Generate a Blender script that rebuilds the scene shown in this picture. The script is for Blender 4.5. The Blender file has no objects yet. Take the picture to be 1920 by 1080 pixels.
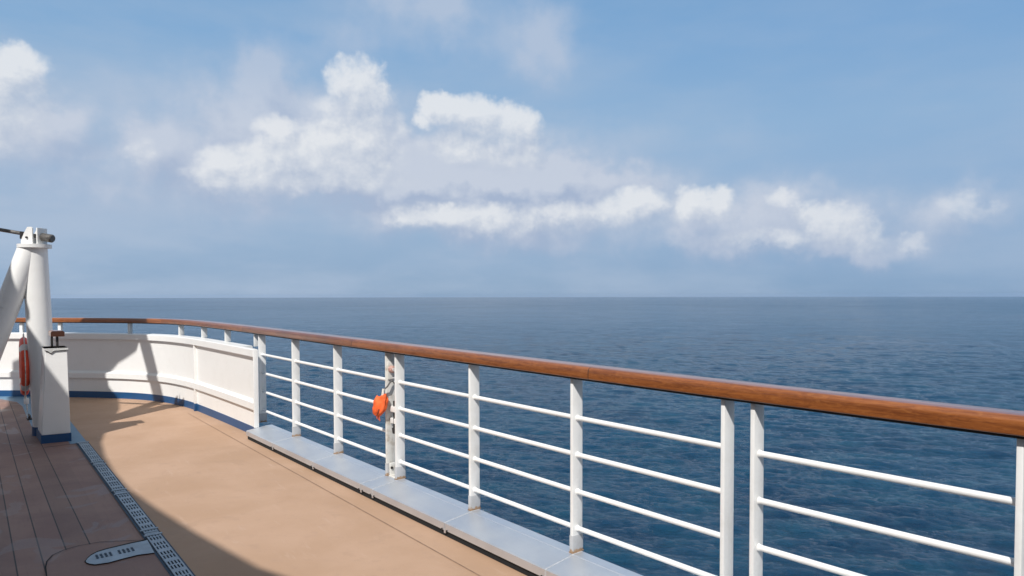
import bpy, bmesh, math, random
import numpy as np
from mathutils import Vector, Matrix

random.seed(7)
rng = np.random.RandomState(11)
SC = bpy.context.scene
COL = SC.collection
F = 1300.0                      # focal length in pixels of the 1920 px wide photograph
EYE = 1.70                      # eye height above the deck

# ------------------------------------------------------------------ camera
cam_d = bpy.data.cameras.new("camera")
cam_d.sensor_width = 36.0
cam_d.lens = 36.0 * F / 1920.0
cam_d.shift_y = 42.0 / 1920.0
cam_d.clip_start = 0.05
cam_d.clip_end = 60000.0
cam = bpy.data.objects.new("camera", cam_d)
COL.objects.link(cam)
cam.location = (0, 0, EYE)
cam.rotation_mode = 'XYZ'
cam.rotation_euler = (math.radians(90) - math.atan(40.0 / F), 0.0018, 0)
SC.camera = cam

# ------------------------------------------------------------------ sun
# horizontal travel of the light: mostly across the rail, out to sea
T = Vector((-.634, .773, 0)).normalized()      # along the straight rail, away from the camera
N = Vector((.773, .634, 0)).normalized()       # across it, out to sea
SS, SQ = .75, .50                              # sideways travel (across, along) per metre of fall
trav = N * SS + T * SQ + Vector((0, 0, -1))
sun_dir = -trav.normalized()
sun_el = math.asin(sun_dir.z)
sun_d = bpy.data.lights.new("sun", 'SUN')
sun_d.energy = 4.8
sun_d.angle = math.radians(0.6)
sun_d.color = (1.0, .96, .91)
sun = bpy.data.objects.new("sun", sun_d)
COL.objects.link(sun)
sun.rotation_mode = 'QUATERNION'
sun.rotation_quaternion = trav.to_track_quat('-Z', 'Y')
sun.location = (-10, -10, 30)

# ------------------------------------------------------------------ node helper
class NT:
    def __init__(s, nt):
        s.nt = nt; s.n = nt.nodes; s.l = nt.links
    def sock(s, inp, v):
        if isinstance(v, bpy.types.NodeSocket): s.l.new(v, inp)
        elif v is not None: inp.default_value = v
    def add(s, typ, **kw):
        nd = s.n.new(typ)
        for k, v in kw.items(): setattr(nd, k, v)
        return nd
    def m(s, op, a, b=None, c=None, clamp=False):
        nd = s.n.new('ShaderNodeMath'); nd.operation = op; nd.use_clamp = clamp
        s.sock(nd.inputs[0], a)
        if b is not None: s.sock(nd.inputs[1], b)
        if c is not None: s.sock(nd.inputs[2], c)
        return nd.outputs[0]
    def vm(s, op, a, b=None, scale=None):
        nd = s.n.new('ShaderNodeVectorMath'); nd.operation = op
        s.sock(nd.inputs[0], a)
        if b is not None: s.sock(nd.inputs[1], b)
        if scale is not None: s.sock(nd.inputs['Scale'], scale)
        return nd.outputs['Value'] if op in ('LENGTH', 'DOT_PRODUCT', 'DISTANCE') else nd.outputs[0]
    def xyz(s, v):
        nd = s.n.new('ShaderNodeSeparateXYZ'); s.l.new(v, nd.inputs[0]); return nd.outputs
    def comb(s, x, y, z):
        nd = s.n.new('ShaderNodeCombineXYZ')
        for i, v in enumerate((x, y, z)): s.sock(nd.inputs[i], v)
        return nd.outputs[0]
    def noise(s, vec, scale, detail=4, rough=.5, dist=0, out='Fac'):
        nd = s.n.new('ShaderNodeTexNoise')
        s.l.new(vec, nd.inputs['Vector'])
        nd.inputs['Scale'].default_value = scale
        nd.inputs['Detail'].default_value = detail
        nd.inputs['Roughness'].default_value = rough
        nd.inputs['Distortion'].default_value = dist
        return nd.outputs[out]
    def sstep(s, v, a, b, lo=0., hi=1., kind='SMOOTHSTEP'):
        nd = s.n.new('ShaderNodeMapRange'); nd.interpolation_type = kind
        s.sock(nd.inputs[0], v)
        nd.inputs[1].default_value = a; nd.inputs[2].default_value = b
        nd.inputs[3].default_value = lo; nd.inputs[4].default_value = hi
        return nd.outputs[0]
    def mix(s, f, a, b, mode='MIX'):
        nd = s.n.new('ShaderNodeMix'); nd.data_type = 'RGBA'; nd.blend_type = mode
        s.sock(nd.inputs[0], f)
        s.sock(nd.inputs[6], a if isinstance(a, bpy.types.NodeSocket) else (*a, 1))
        s.sock(nd.inputs[7], b if isinstance(b, bpy.types.NodeSocket) else (*b, 1))
        return nd.outputs[2]

def srgb(r, g, b):
    def f(c):
        c /= 255.0
        return c / 12.92 if c <= .04045 else ((c + .055) / 1.055) ** 2.4
    return (f(r), f(g), f(b))

# ------------------------------------------------------------------ world: sky with cumulus
world = bpy.data.worlds.new("World"); SC.world = world
world.use_nodes = True
W = NT(world.node_tree)
W.n.clear()
SKY_STRENGTH = .10

def px_dir(px, py):
    """azimuth / elevation of a direction given by where it lies in the photograph"""
    x, z = (px - 960) / F, (542 - py) / F
    return math.atan2(x, 1.0), math.atan2(z, math.hypot(x, 1.0))

# cloud lobes: px, py, rx, ry (pixels of the photograph), weight
CRISP = [
 (672,160,46,44,1.05),(700,190,34,42,1.0),(640,150,26,24,.8),(655,205,60,26,.6),(705,236,34,28,.85),
 (650,262,84,40,1.0),(600,290,110,46,1.05),(520,308,80,46,1.0),(455,325,60,36,.9),(418,312,28,34,.75),(700,300,56,48,.9),
 (560,338,170,24,.85),(690,338,60,24,.75),(528,240,40,20,.75),(492,236,20,12,.5),(740,240,20,26,.5),
 (824,208,34,26,.95),(862,214,30,26,.85),(900,226,50,38,1),(950,240,56,40,1),(988,262,26,46,.9),(793,230,16,10,.6),(905,270,100,34,.85),(965,292,60,26,.7),(850,262,50,26,.6),
 (764,408,40,20,.55),(830,408,60,24,.75),(900,412,66,28,.75),(960,416,60,20,.5),(1000,405,50,22,.5),
 (1065,400,50,26,.6),(1120,392,50,24,.6),(1190,384,52,28,.78),(1120,412,90,16,.3),(1300,380,34,30,.85),(1345,384,32,32,.85),(1320,404,54,16,.6),
 (1500,402,20,16,.6),(1528,412,30,24,.85),(1562,428,50,30,.85),(1606,434,30,34,.8),(1466,378,20,15,.6),(1585,452,60,12,.55),
 (1395,448,44,14,.4),(1480,448,40,16,.4),(1702,456,24,12,.45),
 (1790,388,30,18,.55),(1832,400,30,14,.45),
 (26,140,48,38,1.0),(58,152,28,26,.85),(8,190,56,50,.95),(0,250,46,40,.7),(284,292,16,20,.18),
]
SOFT = [
 (108,222,40,20,.5),(284,292,26,28,.5), (504,158,40,38,.95),(480,215,110,50,.55),(600,210,90,60,.6),(560,300,190,90,.45),
 (1030,80,46,52,.85),(1000,110,50,30,.4),(780,12,120,34,.8),(850,45,60,30,.5),(650,85,90,24,.45),(900,95,90,28,.25),
 (300,320,200,80,.32),(330,240,190,90,.2),(60,320,110,60,.3),(80,230,70,40,.4),
 (860,300,150,52,1.0),(960,318,110,44,.8),(830,348,150,26,.7),(1010,330,100,26,.6),(760,310,60,50,.7),(1120,335,110,24,.55),(1220,345,40,16,.35),
 (560,350,190,26,.4),(820,368,160,16,.45),
 (860,420,150,34,.65),(1100,405,200,38,.6),(1320,400,80,34,.5),(1450,380,60,34,.35),(1560,430,120,42,.5),(1700,452,60,20,.3),(1800,396,70,26,.5),
 (1100,460,220,18,.25),(1400,445,160,34,.4),(1600,468,130,12,.3),
 (1180,245,140,22,.16),(1350,262,170,22,.14),(1600,330,240,50,.12),
]

def cloud_group():
    g = bpy.data.node_groups.new("cloud_density", 'ShaderNodeTree')
    g.interface.new_socket("P", in_out='INPUT', socket_type='NodeSocketVector')
    g.interface.new_socket("Crisp", in_out='OUTPUT', socket_type='NodeSocketFloat')
    g.interface.new_socket("Soft", in_out='OUTPUT', socket_type='NodeSocketFloat')
    G = NT(g)
    gi = G.add('NodeGroupInput'); go = G.add('NodeGroupOutput')
    P = gi.outputs[0]
    w1 = G.noise(P, 11, 3, .55, out='Color')
    w2 = G.noise(P, 38, 5, .62, out='Color')
    d1 = G.vm('SCALE', G.vm('SUBTRACT', w1, (.5, .5, .5)), scale=.030)
    d2 = G.vm('SCALE', G.vm('SUBTRACT', w2, (.5, .5, .5)), scale=.030)
    Q = G.vm('ADD', G.vm('ADD', P, d1), d2)
    Qs = G.vm('ADD', Q, G.vm('SCALE', G.vm('SUBTRACT', w1, (.5, .5, .5)), scale=.06))
    def field(lst, Q, soft):
        acc = None
        for (px, py, rx, ry, w) in lst:
            az, el = px_dir(px, py)
            v = G.vm('MULTIPLY', G.vm('SUBTRACT', Q, (az, el, 0)), (F / (rx * 1.2), F / (ry * 1.2), 0))
            d = G.vm('DOT_PRODUCT', v, v)
            if soft:
                e = G.m('MULTIPLY', G.m('EXPONENT', G.m('MULTIPLY', d, -.9)), w)
                acc = e if acc is None else G.m('ADD', acc, e)
            else:
                e = G.m('MULTIPLY_ADD', d, -w * .9, w)
                if acc is None: acc = e
                else:
                    nd = G.n.new('ShaderNodeMath'); nd.operation = 'SMOOTH_MAX'
                    G.l.new(acc, nd.inputs[0]); G.l.new(e, nd.inputs[1]); nd.inputs[2].default_value = .35
                    acc = nd.outputs[0]
        return acc
    c = field(CRISP, Q, False)
    c = G.m('MAXIMUM', c, -2.0)
    nz = G.noise(P, 20, 7, .60)
    c = G.m('ADD', c, G.m('MULTIPLY', G.m('SUBTRACT', nz, .5), 1.5))
    G.l.new(c, go.inputs[0])
    s_ = field(SOFT, Qs, True)
    nz2 = G.noise(P, 13, 7, .58)
    s_ = G.m('MULTIPLY', s_, G.sstep(nz2, .25, .75, .45, 1.35, 'LINEAR'))
    G.l.new(s_, go.inputs[1])
    return g

tc = W.add('ShaderNodeTexCoord')
D0 = tc.outputs['Generated']
# the sea lies a touch lower ahead of the ship than its deck plane: shift the sky the same way
sx = W.xyz(D0); D0z = sx[2]
elz = W.m('MAXIMUM', W.m('ADD', sx[2], .0115), .002)
D = W.vm('NORMALIZE', W.comb(sx[0], sx[1], elz))
sky = W.add('ShaderNodeTexSky', sky_type='NISHITA')
sky.sun_disc = False
sky.sun_elevation = sun_el
sky.sun_rotation = math.atan2(sun_dir.x, sun_dir.y)
sky.altitude = 0; sky.air_density = 1.0; sky.dust_density = 1.6; sky.ozone_density = 2.2
W.l.new(D, sky.inputs[0])
az = W.m('ARCTAN2', sx[0], sx[1])
el = W.m('ARCSINE', sx[2])
P = W.comb(az, el, 0.37)
g = cloud_group()
def cg(vec):
    nd = W.add('ShaderNodeGroup'); nd.node_tree = g; W.l.new(vec, nd.inputs[0]); return nd.outputs
c0 = cg(P)
c1 = cg(W.vm('ADD', P, (-.016, .030, 0)))
n0_ = W.noise(P, 26, 7, .60); n2_ = W.noise(W.vm('ADD', P, (-.006, .009, 0)), 26, 7, .60)
K = 1.0 / SKY_STRENGTH
def k(c): return tuple(v * K for v in c)
# thin high haze, thicker low down and to the left (stern) side
veil_n = W.noise(W.vm('MULTIPLY', P, (1.0, 3.2, 1)), 3.2, 6, .55)
low = W.sstep(el, .0, .42, 1, 0, 'LINEAR')
left = W.sstep(az, -.7, .65, 1.0, .50, 'LINEAR')
veil = W.m('MULTIPLY', W.sstep(veil_n, .34, .66, .08, 1.0), W.m('MULTIPLY_ADD', low, .85, .24))
veil = W.m('MULTIPLY', veil, left, clamp=True)
base = sky.outputs[0]
# the air itself, bluer at the top, grey blue at the horizon, mixed over the clear sky
grad = W.add('ShaderNodeValToRGB')
cr = grad.color_ramp
W.l.new(W.sstep(el, -.012, .45, 0, 1, 'LINEAR'), grad.inputs[0])
stops = [(0, srgb(140,169,199)), (.10, srgb(144,173,205)), (.30, srgb(154,182,212)), (.50, srgb(150,183,215)), (.74, srgb(130,172,213)), (1, srgb(114,162,207))]
cr.elements[0].position = 0; cr.elements[0].color = (*stops[0][1], 1)
cr.elements[1].position = 1; cr.elements[1].color = (*stops[-1][1], 1)
for p_, c_ in stops[1:-1]:
    e = cr.elements.new(p_); e.color = (*c_, 1)
air = W.vm('SCALE', grad.outputs[0], scale=K)
dim = W.mix(W.sstep(az, -.2, .65, 0, 1), (1, 1, 1), (.86, .925, .985))
air = W.mix(1.0, air, dim, 'MULTIPLY')
base = W.mix(.93, base, air)
base = W.mix(W.m('MULTIPLY', veil, .95), base, k(srgb(172,190,213)))
# soft grey and white cloud body
sa = W.sstep(c0[1], .0, 1.0, 0, .86)
ds1 = W.m('SUBTRACT', c0[1], c1[1])
sl = W.sstep(ds1, -.5, .5, 0, 1, 'LINEAR')
scol = W.mix(sl, k(srgb(168,182,207)), k(srgb(202,209,223)))
scol = W.mix(W.sstep(el, .20, .32), scol, k(srgb(180,195,217)))
base = W.mix(sa, base, scol)
# cumulus: the side towards the sun (upper left) catches the light
d1_ = W.m('SUBTRACT', c0[0], c1[0]); d2_ = W.m('MULTIPLY', W.m('SUBTRACT', n0_, n2_), 1.9)
lit = W.m('ADD', W.m('MULTIPLY', d1_, .55), W.m('MULTIPLY', d2_, .75))
lit = W.m('ADD', lit, .52, clamp=True)
lf = W.sstep(lit, .15, .85)
crisp = W.sstep(c0[0], -.08, .72)
softa = W.sstep(c0[0], -.40, 1.2)
ca = W.m('ADD', W.m('MULTIPLY', crisp, lf), W.m('MULTIPLY', softa, W.m('SUBTRACT', 1.0, lf)))
ca = W.m('MULTIPLY', ca, .88)
ca = W.m('MULTIPLY', ca, W.sstep(az, .2, .6, 1.0, .70))
ccol = W.mix(lit, k(srgb(176,189,210)), k(srgb(230,233,237)))
base = W.mix(ca, base, ccol)
# unseen grey cloud added over the out-of-frame sky to set the fill light
elv = W.m('ARCSINE', D0z)
out_ = W.m('MAXIMUM', W.sstep(elv, .48, .85), W.m('MULTIPLY', W.sstep(W.m('ABSOLUTE', az), .75, 1.5), W.sstep(elv, .02, .2)))
cn = W.noise(D0, 2.6, 5, .55)
base = W.mix(W.m('MULTIPLY', out_, W.sstep(cn, .36, .60, .35, 1.0)), base, k((.42, .42, .42)))
bg = W.add('ShaderNodeBackground'); W.l.new(base, bg.inputs[0]); bg.inputs[1].default_value = SKY_STRENGTH
wo = W.add('ShaderNodeOutputWorld'); W.l.new(bg.outputs[0], wo.inputs[0])
world.cycles.sampling_method = 'MANUAL'; world.cycles.sample_map_resolution = 512

SC.view_settings.view_transform = 'Standard'
SC.view_settings.look = 'None'
SC.view_settings.exposure = 0.0
SC.view_settings.gamma = 1.0
SC.cycles.max_bounces = 8

# ------------------------------------------------------------------ materials
def mat(name):
    m = bpy.data.materials.new(name); m.use_nodes = True
    nt = NT(m.node_tree); b = m.node_tree.nodes['Principled BSDF']
    return m, nt, b

def bump(M, b, h, strength, dist=.01):
    nd = M.add('ShaderNodeBump'); nd.inputs['Strength'].default_value = strength
    nd.inputs['Distance'].default_value = dist
    M.l.new(h, nd.inputs['Height']); M.l.new(nd.outputs[0], b.inputs['Normal'])
    return nd

def paint(name, base, dark, rough=.38, spots=.5, rust=0.0, scale=6):
    """brushed gloss paint on steel: faint mottling, grime streaks, optional rust low down"""
    m, M, b = mat(name)
    o = M.add('ShaderNodeTexCoord').outputs['Object']
    geo = M.add('ShaderNodeNewGeometry').outputs['Position']
    n1 = M.noise(geo, scale, 6, .6)
    n2 = M.noise(M.vm('MULTIPLY', geo, (9, 9, 1.2)), 3.0, 5, .6)
    c = M.mix(M.m('MULTIPLY', M.sstep(n1, .45, .75), spots), base, dark)
    c = M.mix(M.m('MULTIPLY', M.sstep(n2, .58, .78), spots * .7), c, dark)
    if rust:
        z = M.xyz(o)[2]
        rn = M.noise(geo, 42, 5, .65)
        r = M.m('MULTIPLY', M.sstep(z, .0, .055, 1, 0), 1)
        r = M.sstep(M.m('ADD', M.m('MULTIPLY', r, .62), rn), .86, 1.04)
        sp = M.sstep(M.noise(geo, 60, 3, .7), .74, .80)
        sp = M.m('MULTIPLY', sp, M.sstep(M.noise(geo, 4.5, 2, .5), .50, .62))
        r = M.m('MAXIMUM', r, M.m('MULTIPLY', sp, .8))
        c = M.mix(M.m('MULTIPLY', r, rust), c, (.36, .24, .15))
    M.l.new(c, b.inputs['Base Color'])
    b.inputs['Roughness'].default_value = rough
    hh = M.m('ADD', M.noise(geo, 55, 4, .6), M.m('MULTIPLY', M.noise(geo, 9, 3, .5), 2))
    bump(M, b, hh, .25, .004)
    return m

WHITE = paint('white_gloss_paint', (.80, .80, .785), (.62, .61, .58), .34, .16)
WHITE_R = paint('white_paint_rust_foot', (.80, .80, .785), (.62, .61, .57), .34, .45, rust=.9)
STAINED = paint('stained_white_paint', (.70, .69, .65), (.42, .36, .28), .5, .9, rust=.9, scale=14)
SOCKET = paint('grey_socket', (.45, .46, .475), (.30, .28, .25), .4, .5, rust=1.0)
BLUE = paint('blue_paint', (.010, .070, .190), (.018, .06, .14), .42, .5)
PALEBLUE = paint('waterway_blue_paint', (.14, .25, .36), (.11, .19, .27), .5, .5)

m, M, b = mat('varnished_teak')
uv = M.add('ShaderNodeUVMap').outputs[0]
us = M.xyz(uv)
seg = M.m('FLOOR', M.m('MULTIPLY', us[0], .34))
wn = M.add('ShaderNodeTexWhiteNoise', noise_dimensions='1D'); M.l.new(seg, wn.inputs['W'])
gv = M.comb(M.m('MULTIPLY', us[0], 1.6), M.m('MULTIPLY', us[1], 26), M.m('MULTIPLY', wn.outputs[0], 40))
g1 = M.noise(gv, 1.6, 7, .62, .6)
g2 = M.noise(M.comb(M.m('MULTIPLY', us[0], 6), M.m('MULTIPLY', us[1], 120), 3), 1.2, 4, .6)
c = M.mix(M.sstep(g1, .30, .70), (.150, .042, .010), (.285, .092, .022))
c = M.mix(M.m('MULTIPLY', M.sstep(g2, .5, .75), .35), c, (.10, .028, .010))
fl_ = M.noise(M.comb(M.m('MULTIPLY', us[0], 3.5), M.m('MULTIPLY', us[1], 14), 5), 4.0, 6, .7, 1.5)
c = M.mix(M.m('MULTIPLY', M.sstep(fl_, .48, .66), .55), c, (.31, .115, .030))
c = M.mix(M.m('MULTIPLY', M.sstep(fl_, .46, .34), .45), c, (.085, .024, .008))
blot = M.noise(M.comb(us[0], us[1], 9), 1.3, 3, .5)
c = M.mix(M.m('MULTIPLY', M.sstep(blot, .50, .70), .55), c, (.10, .032, .010))
hue = M.mix(wn.outputs[0], (.86, .84, .82), (1.12, 1.12, 1.1))
c = M.mix(1.0, c, hue, 'MULTIPLY')
fr = M.m('FRACT', M.m('MULTIPLY', us[0], .34))
jt = M.m('LESS_THAN', fr, .0022)
c = M.mix(M.m('MULTIPLY', jt, .8), c, (.03, .012, .006))
M.l.new(c, b.inputs['Base Color'])
b.inputs['Roughness'].default_value = .45
b.inputs['Coat Weight'].default_value = 1.0; b.inputs['Coat Roughness'].default_value = .18; b.inputs['Specular IOR Level'].default_value = .25
bump(M, b, M.m('ADD', g1, M.m('MULTIPLY', g2, .3)), .12, .003)
TEAK = m

m, M, b = mat('deck_coating')
geo = M.add('ShaderNodeNewGeometry').outputs['Position']
rot = M.add('ShaderNodeMapping'); M.l.new(geo, rot.inputs[0]); rot.inputs['Rotation'].default_value = (0, 0, math.radians(-38.2))
d = rot.outputs[0]
n1 = M.noise(geo, 1.3, 5, .55, .3); n2 = M.noise(geo, 9, 6, .65)
n3 = M.noise(M.vm('MULTIPLY', d, (7, 1.1, 1)), 2.4, 5, .6); n4 = M.noise(geo, 420, 2, .5)
c = M.mix(M.sstep(n1, .3, .7), (.400, .258, .168), (.455, .302, .208))
c = M.mix(M.m('MULTIPLY', M.sstep(n2, .52, .72), .38), c, (.37, .245, .175))
c = M.mix(M.m('MULTIPLY', M.sstep(n3, .58, .75), .40), c, (.50, .36, .275))
c = M.mix(M.m('MULTIPLY', M.sstep(n4, .6, .8), .25), c, (.30, .19, .12))
st_ = M.sstep(M.noise(geo, 2.6, 5, .6, 1.2), .60, .66)
c = M.mix(M.m('MULTIPLY', st_, .16), c, (.30, .20, .14))
scf = M.sstep(M.noise(M.vm('MULTIPLY', d, (26, 3, 1)), 1.0, 3, .6), .73, .80)
c = M.mix(M.m('MULTIPLY', scf, .35), c, (.24, .15, .10))
M.l.new(c, b.inputs['Base Color']); b.inputs['Roughness'].default_value = .72
b.inputs['Specular IOR Level'].default_value = .3
bump(M, b, M.m('ADD', n4, M.m('MULTIPLY', n2, 2)), .25, .003)
DECK = m

def plank_mat(name, planks):
    m, M, b = mat(name)
    geo = M.add('ShaderNodeNewGeometry').outputs['Position']
    o = M.add('ShaderNodeTexCoord').outputs['Object']
    # object axes: x across the planks, y along them
    s = M.xyz(o)
    n1 = M.noise(geo, 1.7, 6, .6, .4); n2 = M.noise(M.vm('MULTIPLY', o, (30, 1.8, 1)), 1.5, 6, .65); n4 = M.noise(geo, 300, 2, .5)
    c = M.mix(M.sstep(n1, .32, .66), (.220, .132, .112), (.285, .180, .145))
    c = M.mix(M.m('MULTIPLY', M.sstep(n2, .5, .75), .35), c, (.17, .105, .09))
    c = M.mix(M.m('MULTIPLY', M.sstep(n4, .6, .8), .25), c, (.12, .075, .06))
    # damp patches drying on the deck
    wet = M.sstep(M.noise(M.vm('MULTIPLY', o, (1.2, 1, 1)), 2.1, 4, .5, .8), .56, .60)
    rim = M.m('SUBTRACT', wet, M.sstep(M.noise(M.vm('MULTIPLY', o, (1.2, 1, 1)), 2.1, 4, .5, .8), .585, .63))
    c = M.mix(M.m('MULTIPLY', wet, .42), c, (.13, .075, .070))
    c = M.mix(M.m('MULTIPLY', rim, .10), c, (.34, .26, .22))
    if planks:
        u = M.m('DIVIDE', s[0], .136)
        fr = M.m('FRACT', u)
        ln = M.m('LESS_THAN', M.m('ABSOLUTE', M.m('SUBTRACT', fr, .5)), .030)
        wn = M.add('ShaderNodeTexWhiteNoise', noise_dimensions='1D'); M.l.new(M.m('FLOOR', M.m('ADD', u, .5)), wn.inputs['W'])
        c = M.mix(1.0, c, M.mix(wn.outputs[0], (.90, .90, .90), (1.08, 1.06, 1.05)), 'MULTIPLY')
        keep = M.m('LESS_THAN', s[0], PLANK_END)
        c = M.mix(M.m('MULTIPLY', M.m('MULTIPLY', ln, keep), .9), c, (.030, .030, .032))
    else:
        c = M.mix(.35, c, (.26, .16, .13))
    M.l.new(c, b.inputs['Base Color'])
    M.l.new(M.m('MULTIPLY_ADD', wet, -.22, .66), b.inputs['Roughness'])
    b.inputs['Specular IOR Level'].default_value = .4
    bump(M, b, M.m('ADD', n4, n2), .2, .003)
    return m
PLANK_END = .70
PLANK = plank_mat('synthetic_plank_deck', True)
PATCH = plank_mat('plain_deck_panel', False)

m, M, b = mat('brushed_steel')
geo = M.add('ShaderNodeNewGeometry').outputs['Position']
rot = M.add('ShaderNodeMapping'); M.l.new(geo, rot.inputs[0]); rot.inputs['Rotation'].default_value = (0, 0, math.radians(-39.3))
n = M.noise(M.vm('MULTIPLY', rot.outputs[0], (90, 2.5, 90)), 1.5, 4, .6); n2 = M.noise(geo, 3, 5, .6)
c = M.mix(M.sstep(n2, .3, .7), (.60, .635, .69), (.68, .71, .745))
c = M.mix(M.m('MULTIPLY', M.sstep(n, .5, .8), .12), c, (.5, .5, .5))
M.l.new(c, b.inputs['Base Color']); b.inputs['Metallic'].default_value = .75
M.l.new(M.sstep(n2, .3, .7, .38, .48), b.inputs['Roughness'])
STEEL = m

def simple(name, col, rough=.5, metal=0., var=.2, scale=20, emit=None):
    m, M, b = mat(name)
    geo = M.add('ShaderNodeNewGeometry').outputs['Position']
    n = M.noise(geo, scale, 5, .6)
    dk = tuple(v * (1 - var) for v in col); lt = tuple(min(1, v * (1 + var)) for v in col)
    M.l.new(M.mix(M.sstep(n, .3, .7), dk, lt), b.inputs['Base Color'])
    b.inputs['Roughness'].default_value = rough; b.inputs['Metallic'].default_value = metal
    bump(M, b, n, .15, .003)
    return m
WELD = simple('bright_weld', (.52, .54, .56), .55, .3, .15, 60)
ROD = simple('grey_steel', (.17, .16, .15), .4, .5, .3)
DARK = simple('dark_steel', (.055, .050, .048), .42, .6, .4)
RUBBER = simple('black_rubber', (.02, .02, .022), .6)
GAP = simple('caulk_and_gap_shade', (.006, .008, .010), .9)  # black for deck joints, and for painted shade in the coaming gap
GRATE = simple('pale_blue_grating', (.31, .38, .45), .5, 0, .15, 9)
LANE = simple('dark_navy_frame', (.02, .045, .08), .6)
ORANGE = simple('orange_canvas', (.82, .13, .028), .75, 0, .25, 16)
BUOY = simple('orange_lifebuoy', (.90, .10, .045), .5, 0, .12, 8)
REFL = simple('reflective_tape', (.70, .66, .64), .35, 0, .1, 8)
ROPE = simple('white_rope', (.70, .68, .62), .8, 0, .2, 90)
PINK = simple('faded_red_plastic', (.50, .30, .25), .55, 0, .4, 70)
RUST = simple('rust', (.27, .17, .10), .85, 0, .45, 60)
HULL = paint('white_hull', (.78, .78, .77), (.66, .65, .62), .4, .4, scale=1)

# ------------------------------------------------------------------ mesh helpers
def link(name, bm, material, parent=None, smooth=True, loc=None, angle=35):
    me = bpy.data.meshes.new(name)
    bmesh.ops.recalc_face_normals(bm, faces=bm.faces)
    if loc is not None:
        bmesh.ops.translate(bm, verts=bm.verts, vec=-Vector(loc))
    bm.to_mesh(me); bm.free()
    me.materials.append(material)
    o = bpy.data.objects.new(name, me); COL.objects.link(o)
    if smooth:
        for p in me.polygons: p.use_smooth = True
        me.set_sharp_from_angle(angle=math.radians(angle))
    if loc is not None: o.location = loc
    if parent is not None:
        o.parent = parent
        o.location = Vector(o.location) - Vector(parent.location)
    return o

def tag(o, label=None, cat=None, group=None, kind=None):
    if label: o['label'] = label
    if cat: o['category'] = cat
    if group: o['group'] = group
    if kind: o['kind'] = kind
    return o

def empty(name, loc):
    o = bpy.data.objects.new(name, None); COL.objects.link(o); o.location = loc; o.empty_display_size = .2
    return o

def frame(o, ax, ay, az):
    M_ = Matrix((ax, ay, az)).transposed().to_4x4(); M_.translation = Vector(o); return M_

def box(bm, c, ax, ay, az, sx, sy, sz, bev=0.0):
    """box centred at c along the three unit axes"""
    tb = bmesh.new()
    bmesh.ops.create_cube(tb, size=1)
    bmesh.ops.scale(tb, vec=(sx, sy, sz), verts=tb.verts)
    if bev: bmesh.ops.bevel(tb, geom=list(tb.edges), offset=bev, segments=2, affect='EDGES', profile=.6)
    bmesh.ops.transform(tb, matrix=frame(c, ax, ay, az), verts=tb.verts)
    merge(bm, tb)

def merge(bm, tb):
    me = bpy.data.meshes.new('tmp'); tb.to_mesh(me); tb.free(); bm.from_mesh(me); bpy.data.meshes.remove(me)

def tube(bm, pts, r, seg=14, caps=True):
    pts = [Vector(p) for p in pts]
    rr = r if isinstance(r, (list, tuple)) else [r] * len(pts)
    rings = []; up = Vector((0, 0, 1))
    for i, p in enumerate(pts):
        a = pts[max(i - 1, 0)]; b_ = pts[min(i + 1, len(pts) - 1)]
        d = (b_ - a).normalized()
        u = d.cross(up)
        if u.length < .05: u = d.cross(Vector((1, 0, 0)))
        u.normalize(); v = u.cross(d)
        rings.append([bm.verts.new(p + (u * math.cos(t) + v * math.sin(t)) * rr[i]) for t in [2 * math.pi * j / seg for j in range(seg)]])
    for a, b_ in zip(rings, rings[1:]):
        for j in range(seg):
            bm.faces.new((a[j], a[(j + 1) % seg], b_[(j + 1) % seg], b_[j]))
    if caps:
        bm.faces.new(rings[0]); bm.faces.new(rings[-1])

def sheet(bm, pts, z):
    f = bm.faces.new([bm.verts.new((x, y, z)) for x, y in pts]); return f

Z3 = Vector((0, 0, 1))
# ------------------------------------------------------------------ the rail line in plan
def rail_n(t): return 2.895 + .012 * max(0, 3 - t) ** 2
def TN(t, n, z=0): 
    p = T * t + N * n; return Vector((p.x, p.y, z))
def rail_pt(t, off=0, z=0): return TN(t, rail_n(t) + off, z)
# deck lines run about one degree off the rail
T2 = Vector((-.618, .786, 0)).normalized(); N2 = Vector((.786, .618, 0)).normalized()
def TN2(t, n, z=0):
    p = T2 * t + N2 * n; return Vector((p.x, p.y, z))

# bulwark foot line (deck edge), from the railing's end round the stern to port
BUL = [(-2.93, 7.925), (-3.10, 8.14), (-3.74, 8.90), (-4.42, 9.68), (-4.82, 10.08), (-5.25, 10.42), (-5.75, 10.68), (-6.3, 10.84), (-7.0, 10.94), (-8.2, 11.02), (-9.6, 10.95), (-11.2, 10.6), (-13, 9.9), (-14.6, 8.8), (-15.8, 7.4)]
def catmull(pts, n):
    pts = [Vector((*p, 0)) for p in pts]
    P_ = [pts[0] * 2 - pts[1]] + pts + [pts[-1] * 2 - pts[-2]]
    out = []
    for i in range(1, len(P_) - 2):
        for j in range(n):
            t = j / n
            a, b_, c_, d_ = P_[i - 1:i + 3]
            out.append(.5 * ((2 * b_) + (-a + c_) * t + (2 * a - 5 * b_ + 4 * c_ - d_) * t * t + (-a + 3 * b_ - 3 * c_ + d_) * t ** 3))
    out.append(pts[-1]); return out
BC = catmull(BUL, 10)
def normals(line):
    out = []
    for i in range(len(line)):
        d = (line[min(i + 1, len(line) - 1)] - line[max(i - 1, 0)]).normalized()
        out.append(Vector((d.y, -d.x, 0)))
    return out
BN = normals(BC)          # outward (to sea)
if BN[0].dot(N) < 0: BN = [-v for v in BN]

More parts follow.
